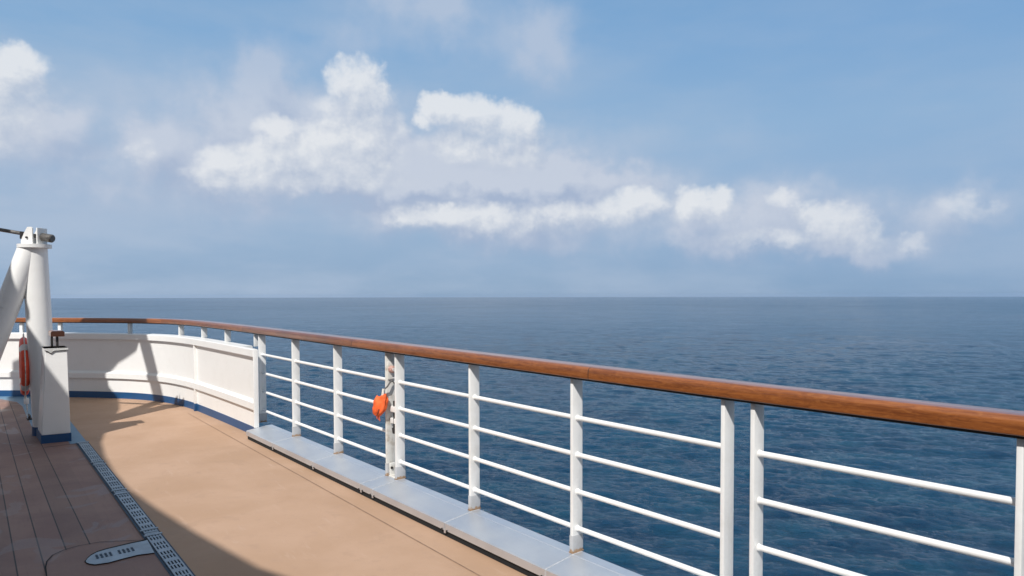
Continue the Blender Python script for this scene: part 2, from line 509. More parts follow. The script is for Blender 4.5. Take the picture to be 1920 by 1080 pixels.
def sweep(name, line, nor, prof, material, parent=None, closed=True, zoff=0, uvlen=False, loc=None, capends=True, angle=35):
    """sweep a (w, h) profile along a plan line; w is measured outward"""
    bm = bmesh.new(); uvl = bm.loops.layers.uv.new('UVMap') if uvlen else None
    rings = []; L = [0]
    for i in range(1, len(line)): L.append(L[-1] + (line[i] - line[i - 1]).length)
    for p, nn in zip(line, nor):
        rings.append([bm.verts.new((p.x + nn.x * w, p.y + nn.y * w, h + zoff)) for w, h in prof])
    K_ = len(prof); rngk = K_ if closed else K_ - 1
    per = [0]
    for j in range(K_): per.append(per[-1] + math.dist(prof[j], prof[(j + 1) % K_]))
    for i in range(len(rings) - 1):
        for j in range(rngk):
            a, b_ = rings[i], rings[i + 1]; j2 = (j + 1) % K_
            f = bm.faces.new((a[j], b_[j], b_[j2], a[j2]))
            if uvl:
                for lp, (u, v) in zip(f.loops, ((L[i], per[j]), (L[i + 1], per[j]), (L[i + 1], per[j + 1]), (L[i], per[j + 1]))):
                    lp[uvl].uv = (u, v)
    if closed and capends: bm.faces.new(rings[0]); bm.faces.new(rings[-1])
    return link(name, bm, material, parent, loc=loc, angle=angle)

# ------------------------------------------------------------------ SETTING: sea
SEA = -18.0
HAZE = 5e-5
def build_sea():
    cam_h = EYE - SEA
    r = 14.0; R = []
    while r < 9000:
        R.append(r)
        r += min(max(.17, r * r / (cam_h * 3800)), r * .06) if r > 38 else .7
    R.append(9000.0); R = np.array(R)
    front = np.radians(np.linspace(-56, 56, 1000))
    back = np.radians(np.linspace(56, 304, 120))[1:-1]
    A = np.concatenate([front, back]); nA = len(A); nR = len(R)
    rr, aa = np.meshgrid(R, A, indexing='ij')
    x = rr * np.sin(aa); y = rr * np.cos(aa)
    dr = np.gradient(R)[:, None]
    lat = rr * (math.radians(112) / 1000)
    cell = np.maximum(dr, lat)
    z = np.zeros_like(x)
    wind = math.radians(195)
    # gentle random drift of the phase keeps crests short and irregular
    px_ = sum(math.cos(i) * 1.6 * np.sin(x * (.011 + .013 * i) + y * (.017 - .006 * i) + i * 2.1) for i in range(1, 5))
    py_ = sum(math.sin(i * 1.3) * 1.6 * np.sin(x * (.015 - .005 * i) + y * (.012 + .011 * i) + i * 1.1) for i in range(1, 5))
    patch = .78 + .22 * np.sin(x * .031 + 1.3 * np.sin(y * .017)) * np.sin(y * .023 + 1.1 * np.sin(x * .019 + 2))
    for i in range(130):
        lam = 0.62 * (12 / 0.62) ** (rng.rand() ** 1.25) if i < 122 else 12 * (45 / 12) ** rng.rand()
        th = wind + rng.normal(0, .45)
        kx, ky = math.sin(th) * 2 * math.pi / lam, math.cos(th) * 2 * math.pi / lam
        slope = .027 if lam < 4 else .027 * (4 / lam) ** .7
        amp = slope * lam / (2 * math.pi)
        fade = np.clip((lam / cell - 2.5) / 2.5, 0, 1)
        ph = kx * (x + px_) + ky * (y + py_) + rng.rand() * 6.283
        s = np.sin(ph)
        z += amp * fade * (s + .28 * (1 - 2 * s * s) * -1) * patch
    z = SEA + z - .0095 * y
    verts = np.stack([x, y, z], -1).reshape(-1, 3)
    i0 = np.arange(nR - 1)[:, None] * nA; j = np.arange(nA)[None, :]; j2 = (j + 1) % nA
    q = np.stack([i0 + j, i0 + j2, i0 + nA + j2, i0 + nA + j], -1).reshape(-1, 4)
    q = q[:, ::-1]
    me = bpy.data.meshes.new('sea')
    me.vertices.add(len(verts)); me.vertices.foreach_set('co', verts.astype(np.float32).ravel())
    me.loops.add(q.size); me.loops.foreach_set('vertex_index', q.astype(np.int32).ravel())
    me.polygons.add(len(q)); me.polygons.foreach_set('loop_start', (np.arange(len(q)) * 4).astype(np.int32))
    me.polygons.foreach_set('use_smooth', np.ones(len(q), bool))
    me.update(calc_edges=True)
    m, M, b = mat('sea_water')
    geo = M.add('ShaderNodeNewGeometry').outputs['Position']
    dist = M.vm('LENGTH', M.vm('MULTIPLY', geo, (1, 1, 0)))
    rt = M.add('ShaderNodeMapping'); M.l.new(geo, rt.inputs[0]); rt.inputs['Rotation'].default_value = (0, 0, math.radians(15))
    v = M.vm('MULTIPLY', rt.outputs[0], (.42, 1.0, 1))
    h = M.m('ADD', M.m('MULTIPLY', M.noise(v, 2.2, 8, .70, .3), 1.05), M.m('MULTIPLY', M.noise(v, 7.5, 5, .6, .4), .25))
    far = M.sstep(dist, 110, 420)
    hf = M.m('ADD', M.m('MULTIPLY', M.noise(v, .30, 5, .62, .3), 2.2), M.m('MULTIPLY', M.noise(v, .075, 5, .6, .3), 6.0))
    h = M.m('ADD', h, M.m('MULTIPLY', hf, far))
    nd = bump(M, b, h, 1.0, .42)
    ps = M.noise(M.vm('MULTIPLY', geo, (1.0, 1.0, 0)), .006, 5, .6, .5)
    pc = M.noise(M.vm('MULTIPLY', geo, (1.0, 1.0, 0)), .05, 5, .6, .3)
    pd_ = M.noise(M.vm('MULTIPLY', geo, (.6, 1.0, 0)), .22, 6, .65, .3)
    dk = M.mix(M.sstep(ps, .35, .65), (.0050, .042, .094), (.008, .055, .112))
    dk = M.mix(M.m('MULTIPLY', M.sstep(pc, .4, .65), .6), dk, (.0026, .024, .064))
    dk = M.mix(M.m('MULTIPLY', M.sstep(pd_, .42, .68), .6), dk, (.011, .070, .124))
    M.l.new(dk, b.inputs['Base Color'])
    b.inputs['IOR'].default_value = 1.333
    rgh = M.m('ADD', M.sstep(dist, 60, 1500, .08, .20), M.m('MULTIPLY', M.m('SUBTRACT', ps, .5), .22))
    M.l.new(rgh, b.inputs['Roughness'])
    b.inputs['Specular IOR Level'].default_value = .5
    me.materials.append(m)
    o = bpy.data.objects.new('sea', me); COL.objects.link(o)
    tag(o, kind='structure')
build_sea()

# ------------------------------------------------------------------ SETTING: deck
bm = bmesh.new()
edge = [rail_pt(t, .02) for t in np.linspace(-6, 7.85, 60)] + [p + n_ * .02 for p, n_ in zip(BC, BN)]
edge = [(p.x, p.y) for p in edge]
edge += [(-16, -6), (6.5, -9)]
f = sheet(bm, edge, 0.0)
bmesh.ops.triangulate(bm, faces=[f])
tag(link('deck', bm, DECK, smooth=False), kind='structure')

# thin seam in the coating, parallel to the rail side
bm = bmesh.new()
for a, b_ in ((-4, 10.2),):
    p = [TN2(a, 2.352), TN2(b_, 2.352), TN2(b_, 2.359), TN2(a, 2.359)]
    sheet(bm, [(v.x, v.y) for v in p], .004)
tag(link('deck_seam', bm, simple('seam_filler', (.25, .16, .11), .8), smooth=False), kind='structure')

def local_sheet(name, pts, z, material):
    """flat sheet whose object axes are x across / y along the planks"""
    bm = bmesh.new()
    R2 = frame((0, 0, 0), N2, T2, Z3).inverted()
    vs = [R2 @ Vector((x, y, z)) for x, y in pts]
    f = bm.faces.new([bm.verts.new(v) for v in vs])
    bmesh.ops.triangulate(bm, faces=[f])
    for f in bm.faces:
        f.normal_update()
        if f.normal.z < 0: f.normal_flip()
    me = bpy.data.meshes.new(name); bm.to_mesh(me); bm.free(); me.materials.append(material)
    o = bpy.data.objects.new(name, me); COL.objects.link(o)
    o.matrix_world = frame((0, 0, 0), N2, T2, Z3)
    return o

# light blue waterway painted round the stern, behind the gantry
inner = [TN2(8.97, .86), TN2(9.35, .86), TN2(9.6, .60), (-6.35, 9.05), (-6.69, 9.48), (-7.13, 10.05), (-7.5, 10.45), (-7.96, 10.74), (-9.4, 10.70), (-11, 10.35), (-12.8, 9.65), (-14.4, 8.6), (-15.5, 7.3)]
inner = [(p[0], p[1]) for p in inner]
outer = [(p - n_ * -.01) for p, n_ in zip(BC, BN)]
outer = [(p.x, p.y) for p in outer if p.x < -7.4]
ow = outer[::-1] + [(-7.15, 10.6), (-6.9, 10.15), tuple(TN2(11.3, 1.02))[:2], tuple(TN2(8.97, 1.02))[:2]]
tag(local_sheet('waterway', inner + ow, .004, PALEBLUE), kind='structure')

# planked synthetic teak, inboard of the drain
A_ = [tuple(TN2(-7, .912))[:2], tuple(TN2(8.95, .912))[:2], tuple(TN2(8.97, .86))[:2], tuple(TN2(9.35, .86))[:2], tuple(TN2(9.6, .6))[:2]] + inner[3:] + [(-16.4, 4), (-16, -6.2)]
tag(local_sheet('plank_deck', A_, .004, PLANK), kind='structure')
# plain panel round the branch drain: the planks stop at its rounded outline
def px_deck(px, py, z=0.0):
    Zd = (EYE - z) * F / (py - 542); return ((px - 960) / F * Zd, Zd)
pp = [px_deck(*q) for q in [(267,1019),(222,1021),(178,1023),(138,1030),(110,1038),(88,1048),(77,1060),(74,1072),(76,1090),(86,1120),(118,1200)]]
pp += [tuple(TN2(2.9, .912))[:2], tuple(TN2(4.92, .912))[:2]]
tag(local_sheet('deck_panel', pp, .008, PATCH), kind='structure')
bm = bmesh.new()
ln = [Vector((*q, 0)) for q in pp[:11]]
nn = normals(ln)
for i in range(len(ln) - 1):
    a, b_ = ln[i], ln[i + 1]
    sheet(bm, [(a + nn[i] * -.003)[:2], (b_ + nn[i + 1] * -.003)[:2], (b_ + nn[i + 1] * .004)[:2], (a + nn[i] * .004)[:2]], .012)
tag(link('deck_joint', bm, GAP, smooth=False), kind='structure')
# end of the caulk lines at the gantry: a cross seam
bm = bmesh.new()
for a, n0, n1 in ((8.93, .62, .912),):
    p = [TN2(a, n0), TN2(a, n1), TN2(a + .012, n1), TN2(a + .012, n0)]
    sheet(bm, [v[:2] for v in p], .008)
tag(link('deck_joint', bm, GAP, smooth=False), kind='structure')

# ------------------------------------------------------------------ deck drain
dr = empty('deck_drain', TN2(5, .968))
tag(dr, 'long straight drain of slotted pale blue grates dividing plank deck from tan deck', 'deck drain', 'drains set into the deck')
bm = bmesh.new()
z0, z1 = .004, .0055
p = [TN2(-5, .912), TN2(8.97, .912), TN2(8.97, 1.030), TN2(-5, 1.030)]
sheet(bm, [v[:2] for v in p], .010)
link('channel', bm, LANE, dr, smooth=False)
def grid_plate(bm, org, ax, ay, xs, ys, holes, z, th=.006):
    """plate made of a grid of cells, cells in `holes` left open (i,j)"""
    V = {}
    def vert(i, j, zz):
        kx = (i, j, zz)
        if kx not in V:
            p = org + ax * xs[i] + ay * ys[j]; V[kx] = bm.verts.new((p.x, p.y, zz))
        return V[kx]
    nx, ny = len(xs) - 1, len(ys) - 1
    solid = lambda i, j: 0 <= i < nx and 0 <= j < ny and (i, j) not in holes
    for i in range(nx):
        for j in range(ny):
            if not solid(i, j): continue
            bm.faces.new([vert(i, j, z + th), vert(i + 1, j, z + th), vert(i + 1, j + 1, z + th), vert(i, j + 1, z + th)])
            for (di, dj, a, b_) in ((-1, 0, (i, j), (i, j + 1)), (1, 0, (i + 1, j), (i + 1, j + 1)), (0, -1, (i, j), (i + 1, j)), (0, 1, (i, j + 1), (i + 1, j + 1))):
                if not solid(i + di, j + dj):
                    bm.faces.new([vert(*a, z), vert(*b_, z), vert(*b_, z + th), vert(*a, z + th)])
def slots(width, length, rowgroups, slot_l=.052, gap_in=.022, nacross=4, margin=.018, pitch=None):
    xs = [0, margin]; w = (width - 2 * margin) / (2 * nacross - 1)
    holes = []
    for a in range(2 * nacross - 1): xs.append(xs[-1] + w)
    xs.append(width)
    ys = [0]; pitch = pitch or length / rowgroups; rows = []
    for g_ in range(rowgroups):
        s0 = g_ * pitch + (pitch - 2 * slot_l - gap_in) / 2
        for r_ in range(2):
            y0 = s0 + r_ * (slot_l + gap_in)
            rows.append(len(ys)); ys += [y0, y0 + slot_l]
    ys.append(length)
    for r_ in rows:
        for a in range(nacross): holes.append((1 + 2 * a, r_))
    return xs, ys, set(holes)
t_ = 8.95
while t_ > -1:
    bm = bmesh.new()
    Lg = 1.21
    xs, ys, holes = slots(.086, Lg, 6, .064, .016, 4, .010)
    grid_plate(bm, TN2(t_ - Lg, .929 + rng.uniform(-.003, .003)), N2, T2, xs, ys, holes, .0135)
    # side tabs
    for tt in (.06, Lg - .06):
        box(bm, TN2(t_ - Lg + tt, .972, .0222), N2, T2, Z3, .112, .020, .005)
    o = link('grate', bm, GRATE, dr, smooth=False)
    t_ -= Lg + .012
# branch drain
br = empty('branch_drain', Vector((*px_deck(220, 1042), 0)))
tag(br, 'short round-ended branch drain running sideways into the long drain at bottom left', 'deck drain', 'drains set into the deck')
top = [(268,1020),(261,1022.5),(238,1027),(217,1032),(190,1038.5),(172,1044),(161,1050),(154,1056),(150.5,1061)]
bot = [(152,1064),(158,1066),(168,1067.5),(195,1063.5),(222,1056),(250,1049),(281,1045)]
def offs(lst, d):
    return [(x, y + d) for x, y in lst]
P1_ = [px_deck(*q) for q in offs(top, -3.2) + [(147.5,1060)] + bot]
bm = bmesh.new(); fq = sheet(bm, P1_, .012); bmesh.ops.triangulate(bm, faces=[fq])
link('channel', bm, GAP, br, smooth=False)
P2_ = [px_deck(*q) for q in top + bot]
bm = bmesh.new(); fq = sheet(bm, P2_, .016); bmesh.ops.triangulate(bm, faces=[fq])
link('cover_plate', bm, GRATE, br, smooth=False)
a0 = Vector((*px_deck(165, 1054.5), 0)); a1 = Vector((*px_deck(270, 1032), 0))
ad = (a1 - a0).normalized(); an = Vector((ad.y, -ad.x, 0))
bm = bmesh.new()
for g_ in range(2):
    for r_ in range(4):
        for s_ in range(2):
            c_ = a0 + ad * (.02 + g_ * .125 + r_ * .025) + an * (-.018 + s_ * .040)
            box(bm, Vector((c_.x, c_.y, .0185)), ad, an, Z3, .012, .030, .003)
link('slot', bm, LANE, br, smooth=False)['kind'] = 'stuff'

# ------------------------------------------------------------------ hull below the deck edge
hull_line = [rail_pt(t, .05) for t in np.linspace(-8, 7.8, 40)] + [p + n_ * .19 for p, n_ in zip(BC, BN)][2:]
hn = normals(hull_line)
if hn[0].dot(N) < 0: hn = [-v for v in hn]
ho = sweep('ship_hull', hull_line, hn, [(-.12, -.02), (0, -.02), (0, -.4), (-.35, -6), (-.9, -12), (-1.4, -18.8), (-1.6, -18.8), (-.5, -6)], HULL)
tag(ho, 'white ship side dropping from the deck edge to the sea', 'ship hull')

# ------------------------------------------------------------------ steel sill along the railing
posts_px = [(490, 626.5), (553, 635.5), (632, 647.3), (730, 660.5), (748, 663), (888, 683), (1081, 711), (1366, 749), (1422, 756), (1925, 823)]
def t_from_px(px):
    lo, hi = -3.0, 12.0
    for _ in range(60):
        mid = (lo + hi) / 2; p = rail_pt(mid)
        if p.y < .1 or p.x / p.y > (px - 960) / F: lo = mid
        else: hi = mid
    return (lo + hi) / 2
PT = [t_from_px(q[0]) for q in posts_px]
print('post t', [round(v, 2) for v in PT])
PT_near = [PT[-1] - .15, PT[-1] - 1.18, PT[-1] - 2.2]
sill = empty('coaming', rail_pt(4, -.1))
tag(sill, 'low sloping brushed steel coaming along the foot of the white railing', 'coaming')
prof = [(-.268, .046), (-.268, .096), (-.256, .101), (-.050, .128), (-.046, .131), (.030, .131), (.032, .046)]
joints = [9.02] + [PT[0] - .62] + [PT[1] - .12, PT[2] - .05, PT[3] + .0, PT[4] - .03, PT[5] - .02, PT[6] - .02, PT[7] - .05, PT[9] - .05, PT[9] - 1.2, PT[9] - 2.6, PT[9] - 4.5]
joints = [7.97, PT[1] - .02, PT[2] - .02, PT[3] + .02, PT[4] - .02, PT[5] - .02, PT[6] - .02, PT[7] + .02, PT[8] - .02, PT[9] - .02, PT[9] - 1.2, PT[9] - 2.6, PT[9] - 4.5]
for a, b_ in zip(joints, joints[1:]):
    ts = np.linspace(b_ + .0008, a - .0008, 5)
    ln = [rail_pt(t) for t in ts]; nn = [N] * len(ln)
    dz = rng.uniform(-.001, .001)
    sweep('cover_plate', ln, nn, [(w, h + (dz if h > .05 else 0)) for w, h in prof], STEEL, sill, angle=15)
    # welded seam across the plates
    sweep('weld_seam', [rail_pt(b_ + q) for q in (-.003, .003)], [N, N], [(w - (.0015 if w < -.25 else 0), h + (.0015 if h > .05 else 0)) for w, h in prof], WELD, sill, angle=15)
    # joint strap and fixing bolts
    bm = bmesh.new()
    box(bm, rail_pt(b_, -.265, .062), T, N, Z3, .020, .006, .070, .001)
    link('joint_strap', bm, STEEL, sill)
    bm = bmesh.new()
    bm.free()
    for q in (-.03, .03):
        bm = bmesh.new()
        tube(bm, [rail_pt(b_ + q, -.262, .050), rail_pt(b_ + q, -.274, .050)], .006, 8)
        link('bolt', bm, DARK, sill)
bm = bmesh.new()
for j_ in joints[1:]:
    pass
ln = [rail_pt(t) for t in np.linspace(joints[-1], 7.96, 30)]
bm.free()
sweep('gap_shade_curb', ln, [N] * len(ln), [(-.254, .002), (-.254, .088), (-.06, .116), (.01, .116), (.01, .002)], GAP, sill, angle=15)  # blackened to paint the shade in the gap under the cover plates

# ------------------------------------------------------------------ railing sections
BASE_Z = .131; TOP_Z = 1.185
BAR_H = [.12 + .155, .12 + .375, .12 + .595, .12 + .815]
SLEEVE_TOP = .245
def post(parent, t, material=WHITE_R, sleeve=True):
    c_ = rail_pt(t)
    bm = bmesh.new()
    z_lo = SLEEVE_TOP - .01 if sleeve else BASE_Z + .004
    box(bm, Vector((c_.x, c_.y, (BASE_Z + TOP_Z) / 2)), N, T, Z3, .082, .022, TOP_Z - BASE_Z - .004, .0035)
    o = link('post', bm, material, parent, loc=Vector((c_.x, c_.y, BASE_Z)))
    if sleeve:
        bm = bmesh.new()
        box(bm, Vector((c_.x, c_.y, (BASE_Z + .1) / 1 - .05 + .005)), N, T, Z3, .088, .028, .100, .003)
        s = link('socket', bm, SOCKET, None, loc=Vector((c_.x, c_.y, BASE_Z)))
        s.parent = o; s.location = (0, 0, 0)
        bm = bmesh.new()
        # rusty weld bead round the foot
        for a, b2, l, w_ in ((N, T, .096, .034),):
            box(bm, Vector((c_.x, c_.y, BASE_Z + .003)), a, b2, Z3, l, w_, .004, .0015)
        s = link('weld', bm, RUST, None, loc=Vector((c_.x, c_.y, BASE_Z)))
        s.parent = o; s.location = (0, 0, 0)
    return o
def bars(parent, t0, t1, between):
    """four round bars from post t0 (far) to post t1 (near)"""
    for h in BAR_H:
        bm = bmesh.new()
        ts = np.linspace(t0, t1, max(3, int(abs(t0 - t1) * 5)))
        ps, rs = [], []
        for i, t in enumerate(between):
            for q, r_ in ((.030, .0145), (.016, .0165), (.0125, .0195), (-.0125, .0195), (-.016, .0165), (-.030, .0145)):
                if (i == 0 and q > 0) or (i == len(between) - 1 and q < 0): continue
                ps.append(rail_pt(t + q, 0, h)); rs.append(r_)
        tube(bm, ps, rs, 16)
        # weld collars where the bar meets each post
        o = link('bar', bm, WHITE, parent, loc=rail_pt(t0, 0, h))
def section(label, ts, extra0=0):
    e = empty('railing_section', rail_pt(sum(ts) / len(ts), 0, 0))
    tag(e, label, 'railing', 'white railing sections under the teak handrail')
    for i, t in enumerate(ts):
        post(e, t, STAINED if abs(t - PT[3]) < 1e-6 else WHITE_R)
    bars(e, ts[0], ts[-1], ts)
    return e
section('farthest white railing section with four posts, between the bulwark and the orange pouch', PT[0:3] + [PT[3]])
section('middle white railing section with four posts, just right of the orange pouch', PT[4:8])
section('nearest white railing section at the right edge, with the widest gaps between posts', PT[8:10])
section('white railing section beyond the right edge of the view', PT_near[:3])

# ------------------------------------------------------------------ teak handrail
rail_line = [rail_pt(t) for t in np.linspace(-6, 7.9, 50)]
RB = [p + n_ * .135 for p, n_ in zip(BC, BN)]
rail_line += [v for v in RB[8:]]
# smooth the join
for _ in range(3):
    for i in range(45, 60):
        rail_line[i] = rail_line[i] * .5 + (rail_line[i - 1] + rail_line[i + 1]) * .25
rnor = normals(rail_line)
if rnor[0].dot(N) < 0: rnor = [-v for v in rnor]
hw, hh = .078, .036
def arc(cx, cy, r, a0, a1, n):
    return [(cx + r * math.cos(math.radians(a0 + (a1 - a0) * i / n)), cy + r * math.sin(math.radians(a0 + (a1 - a0) * i / n))) for i in range(n + 1)]
prof = arc(hw - .008, -hh + .008, .008, -90, 0, 4) + arc(hw - .028, hh - .029, .028, 0, 82, 8) + arc(-hw + .028, hh - .029, .028, 98, 180, 8) + arc(-hw + .008, -hh + .008, .008, 180, 270, 4)
hr = sweep('handrail', rail_line, rnor, prof, TEAK, None, zoff=TOP_Z + hh, uvlen=True, angle=40)
tag(hr, 'long varnished brown teak handrail capping the whole white railing and curving round the stern', 'handrail')
sweep('underside_shade_strip', rail_line, rnor, [(-.062, -.011), (-.066, .003), (.066, .003), (.062, -.011)], simple('underside_shade', (.012, .009, .008), .8), hr, zoff=TOP_Z, angle=20)  # near-black strip painting the shade line under the rail
# small backing plates under the rail
bm = bmesh.new()
for t in PT[:10]:
    pass
bm.free()

# ------------------------------------------------------------------ bulwark round the stern
bw = empty('bulwark', BC[20].copy())
tag(bw, 'curved solid white bulwark with blue painted foot around the stern', 'bulwark')
i0 = 0
P_low = [(.004, .0), (0, .085), (0, .325), (.02, .325), (.05, .0)]
KE = 13
BA, BNA, BB, BNB = BC[:KE + 1], BN[:KE + 1], BC[KE:], BN[KE:]
sweep('lower_panel', BC, BN, [(0, .098), (0, .315), (.012, .315), (.012, .098)], WHITE, bw)
sweep('foot_strip', BC, BN, [(-.004, .0), (-.004, .10), (.014, .10), (.014, .0)], BLUE, bw)
sweep('ledge', BC, BN, [(-.035, .315), (-.035, .392), (-.028, .400), (.006, .425), (.012, .425), (.012, .315)], WHITE, bw, angle=20)
sweep('upper_panel', BC, BN, [(.006, .42), (.0, .93), (.012, .93), (.018, .42)], WHITE, bw)
sweep('cap', BA, BNA, [(-.042, .93), (-.042, 1.008), (-.034, 1.016), (.008, 1.016), (.014, 1.010), (.014, .93)], WHITE, bw, angle=20)
sweep('cap', BB, BNB, [(-.042, .93), (-.042, 1.008), (-.034, 1.016), (.125, 1.018), (.132, 1.010), (.132, .93)], WHITE, bw, angle=20)
sweep('outer_plate', BB, BNB, [(.10, .93), (.10, -.5), (.12, -.5), (.12, .93)], HULL, bw)
def near_idx(px):
    return min(range(len(BC)), key=lambda i: abs(BC[i].x / BC[i].y - (px - 960) / F) + (0 if BC[i].x > -12 else 9))
def interp_line(line, nor, px):
    for i in range(len(line) - 1):
        a = line[i].x / line[i].y; b_ = line[i + 1].x / line[i + 1].y; q = (px - 960) / F
        if (a - q) * (b_ - q) <= 0 and line[i].y > 5:
            f_ = (q - a) / (b_ - a) if a != b_ else 0
            return line[i].lerp(line[i + 1], f_), nor[i].lerp(nor[i + 1], f_).normalized()
for px in (366, -120):
    p, nn = interp_line(BC, BN, px)
    tt = Vector((-nn.y, nn.x, 0))
    bm = bmesh.new()
    box(bm, Vector((p.x, p.y, .52)) + nn * .018, nn, tt, Z3, .105, .035, .83, .004)
    o = link('stiffener', bm, WHITE, bw)
    bm = bmesh.new()
    box(bm, Vector((p.x, p.y, .052)) + nn * .018, nn, tt, Z3, .112, .042, .104, .003)
    s = link('foot', bm, BLUE, None); s.parent = o
# end plate where the bulwark meets the railing
bm = bmesh.new()
p = BC[0]
box(bm, Vector((p.x, p.y, .565)) + BN[0] * -.014 - T * .010, BN[0], T, Z3, .054, .022, .895, .003)
link('end_plate', bm, WHITE, bw)
# short stanchions from the cap up to the teak rail
RBn = BN
for px in (481, 426, 382, 339, 243, 112, 40, -60):
    p, nn = interp_line(RB, BN, px)
    tt = Vector((-nn.y, nn.x, 0))
    bm = bmesh.new()
    box(bm, Vector((p.x, p.y, (1.018 + TOP_Z) / 2)), nn, tt, Z3, .075 if px > 300 else .05, .030 if px > 300 else .05, TOP_Z - 1.018, .004)
    o = link('stanchion', bm, WHITE, bw)
    bm = bmesh.new()
    box(bm, Vector((p.x, p.y, TOP_Z - .004)), nn, tt, Z3, .06, .22, .010, .002)
    s = link('mounting_plate', bm, DARK, None); s.parent = o

# ------------------------------------------------------------------ gantry at the stern
CB = Vector((-5.50, 8.13, 0))
CT = Vector((-5.585, 8.13, 2.21))
gt = empty('gantry', CB)
tag(gt, 'white tubular gantry with slanting leg and grey roller on top, at the left', 'gantry')
bm = bmesh.new(); tube(bm, [CB + Z3 * .09, CB.lerp(CT, .5), CT], .128, 40)
link('column', bm, WHITE, gt, angle=50)
foot = CB + N * -.80 + Vector((-.02, 0, .09))
bm = bmesh.new(); tube(bm, [foot, CT + N * -.045 - Z3 * .03], .122, 40)
link('slanting_leg', bm, WHITE, gt, angle=50)
for (q, r_) in ((CB, .136), (foot - Z3 * .09, .130)):
    bm = bmesh.new(); tube(bm, [Vector((q.x, q.y, 0)), Vector((q.x, q.y, .105))], r_, 36)
    link('base_ring', bm, BLUE, gt, angle=50)
# weld flange half way down the leg
bm = bmesh.new()
La = foot.lerp(CT + N * -.045, .66); Lb = foot.lerp(CT + N * -.045, .664)
tube(bm, [La, Lb], .126, 40); link('weld_band', bm, WHITE, gt, angle=50)
# head: round cap plate, two cheeks, roller and rod
bm = bmesh.new(); tube(bm, [CT - Z3 * .02, CT + Z3 * .022], .172, 40); link('cap_plate', bm, WHITE, gt)
RD = Vector((1, -.10, -.17)).normalized()          # axis of the rod
RS = Vector((RD.y, -RD.x, 0)).normalized()
HC = CT + Vector((0, 0, .125))
def cheek(off, w0, w1, h):
    bm = bmesh.new()
    pts = [(-w0, 0), (w1, 0), (w1, h * .93), (w1 * .7, h), (-w1 * .35, h), (-w0 * .62, h * .62), (-w0, h * .2)]
    fr_, bk = [], []
    for (x, z) in pts:
        p = CT + Z3 * (.02 + z) + Vector((RD.x, RD.y, 0)).normalized() * x + RS * off
        fr_.append(bm.verts.new(p - RS * .008)); bk.append(bm.verts.new(p + RS * .008))
    bm.faces.new(fr_); bm.faces.new(bk[::-1])
    for i in range(len(pts)):
        j = (i + 1) % len(pts); bm.faces.new((fr_[i], fr_[j], bk[j], bk[i]))
    link('cheek_plate', bm, WHITE, gt)
cheek(.075, .10, .045, .20); cheek(-.075, .10, .045, .20)
bm = bmesh.new()
cxx = CT + Vector((RD.x, RD.y, 0)).normalized() * .095 + Z3 * .115
box(bm, cxx, RS, Vector((RD.x, RD.y, 0)).normalized(), Z3, .15, .014, .19, .002)
link('web_plate', bm, WHITE, gt)
bm = bmesh.new(); tube(bm, [HC + RD * -1.1, HC + RD * .14], .022, 14); link('rod', bm, ROD, gt)
bm = bmesh.new(); tube(bm, [HC + RD * -1.12, HC + RD * -.52], .034, 14); link('rod_sleeve', bm, PINK, gt)
bm = bmesh.new(); tube(bm, [HC + RD * .10, HC + RD * .112, HC + RD * .225, HC + RD * .235], [.040, .048, .048, .040], 24); link('roller', bm, ROD, gt)
bm = bmesh.new(); box(bm, HC + RD * -.10 - Z3 * .02, RD, RS, Z3, .12, .07, .09, .008); link('roller_block', bm, DARK, gt)
for s_ in (-.084, .084):
    bm = bmesh.new()
    tube(bm, [HC + RS * s_ + RD * -.02 - Z3 * .03, HC + RS * (s_ * 1.18) + RD * -.02 - Z3 * .03], .012, 10)
    link('cheek_bolt', bm, DARK, gt)

# pedestal box in front of the column
C0 = Vector((-5.19, 7.60, 0))
Tn, Nn = T, (N * .97 + Vector((.25, -.06, 0)) * .25).normalized()
Nn = Vector((.84, .50, 0)).normalized()
pd = empty('pedestal', C0 + Nn * .13 + T * .25)
tag(pd, 'white tapered steel pedestal box with blue base in front of the gantry column', 'pedestal')
def prism(bm, bot_, top_):
    a = [bm.verts.new(p) for p in bot_]; b_ = [bm.verts.new(p) for p in top_]
    bm.faces.new(a[::-1]); bm.faces.new(b_)
    for i in range(len(a)):
        j = (i + 1) % len(a); bm.faces.new((a[i], a[j], b_[j], b_[i]))
def quad(org, w0, w1, l, z, shift=0):
    return [org + Nn * w0 + T * shift + Z3 * z, org + Nn * w1 + T * shift + Z3 * z, org + Nn * w1 + T * (l) + Z3 * z, org + Nn * w0 + T * (l) + Z3 * z]
bm = bmesh.new(); prism(bm, quad(C0, -.006, .276, .60, .0, -.006), quad(C0, -.006, .276, .60, .095, -.006))
link('base', bm, BLUE, pd, smooth=False)
bm = bmesh.new(); prism(bm, quad(C0, 0, .27, .40, .095), quad(C0, .055, .262, .36, 1.045, .045))
bmesh.ops.bevel(bm, geom=[e for e in bm.edges], offset=.006, segments=2, affect='EDGES')
link('body', bm, WHITE, pd)
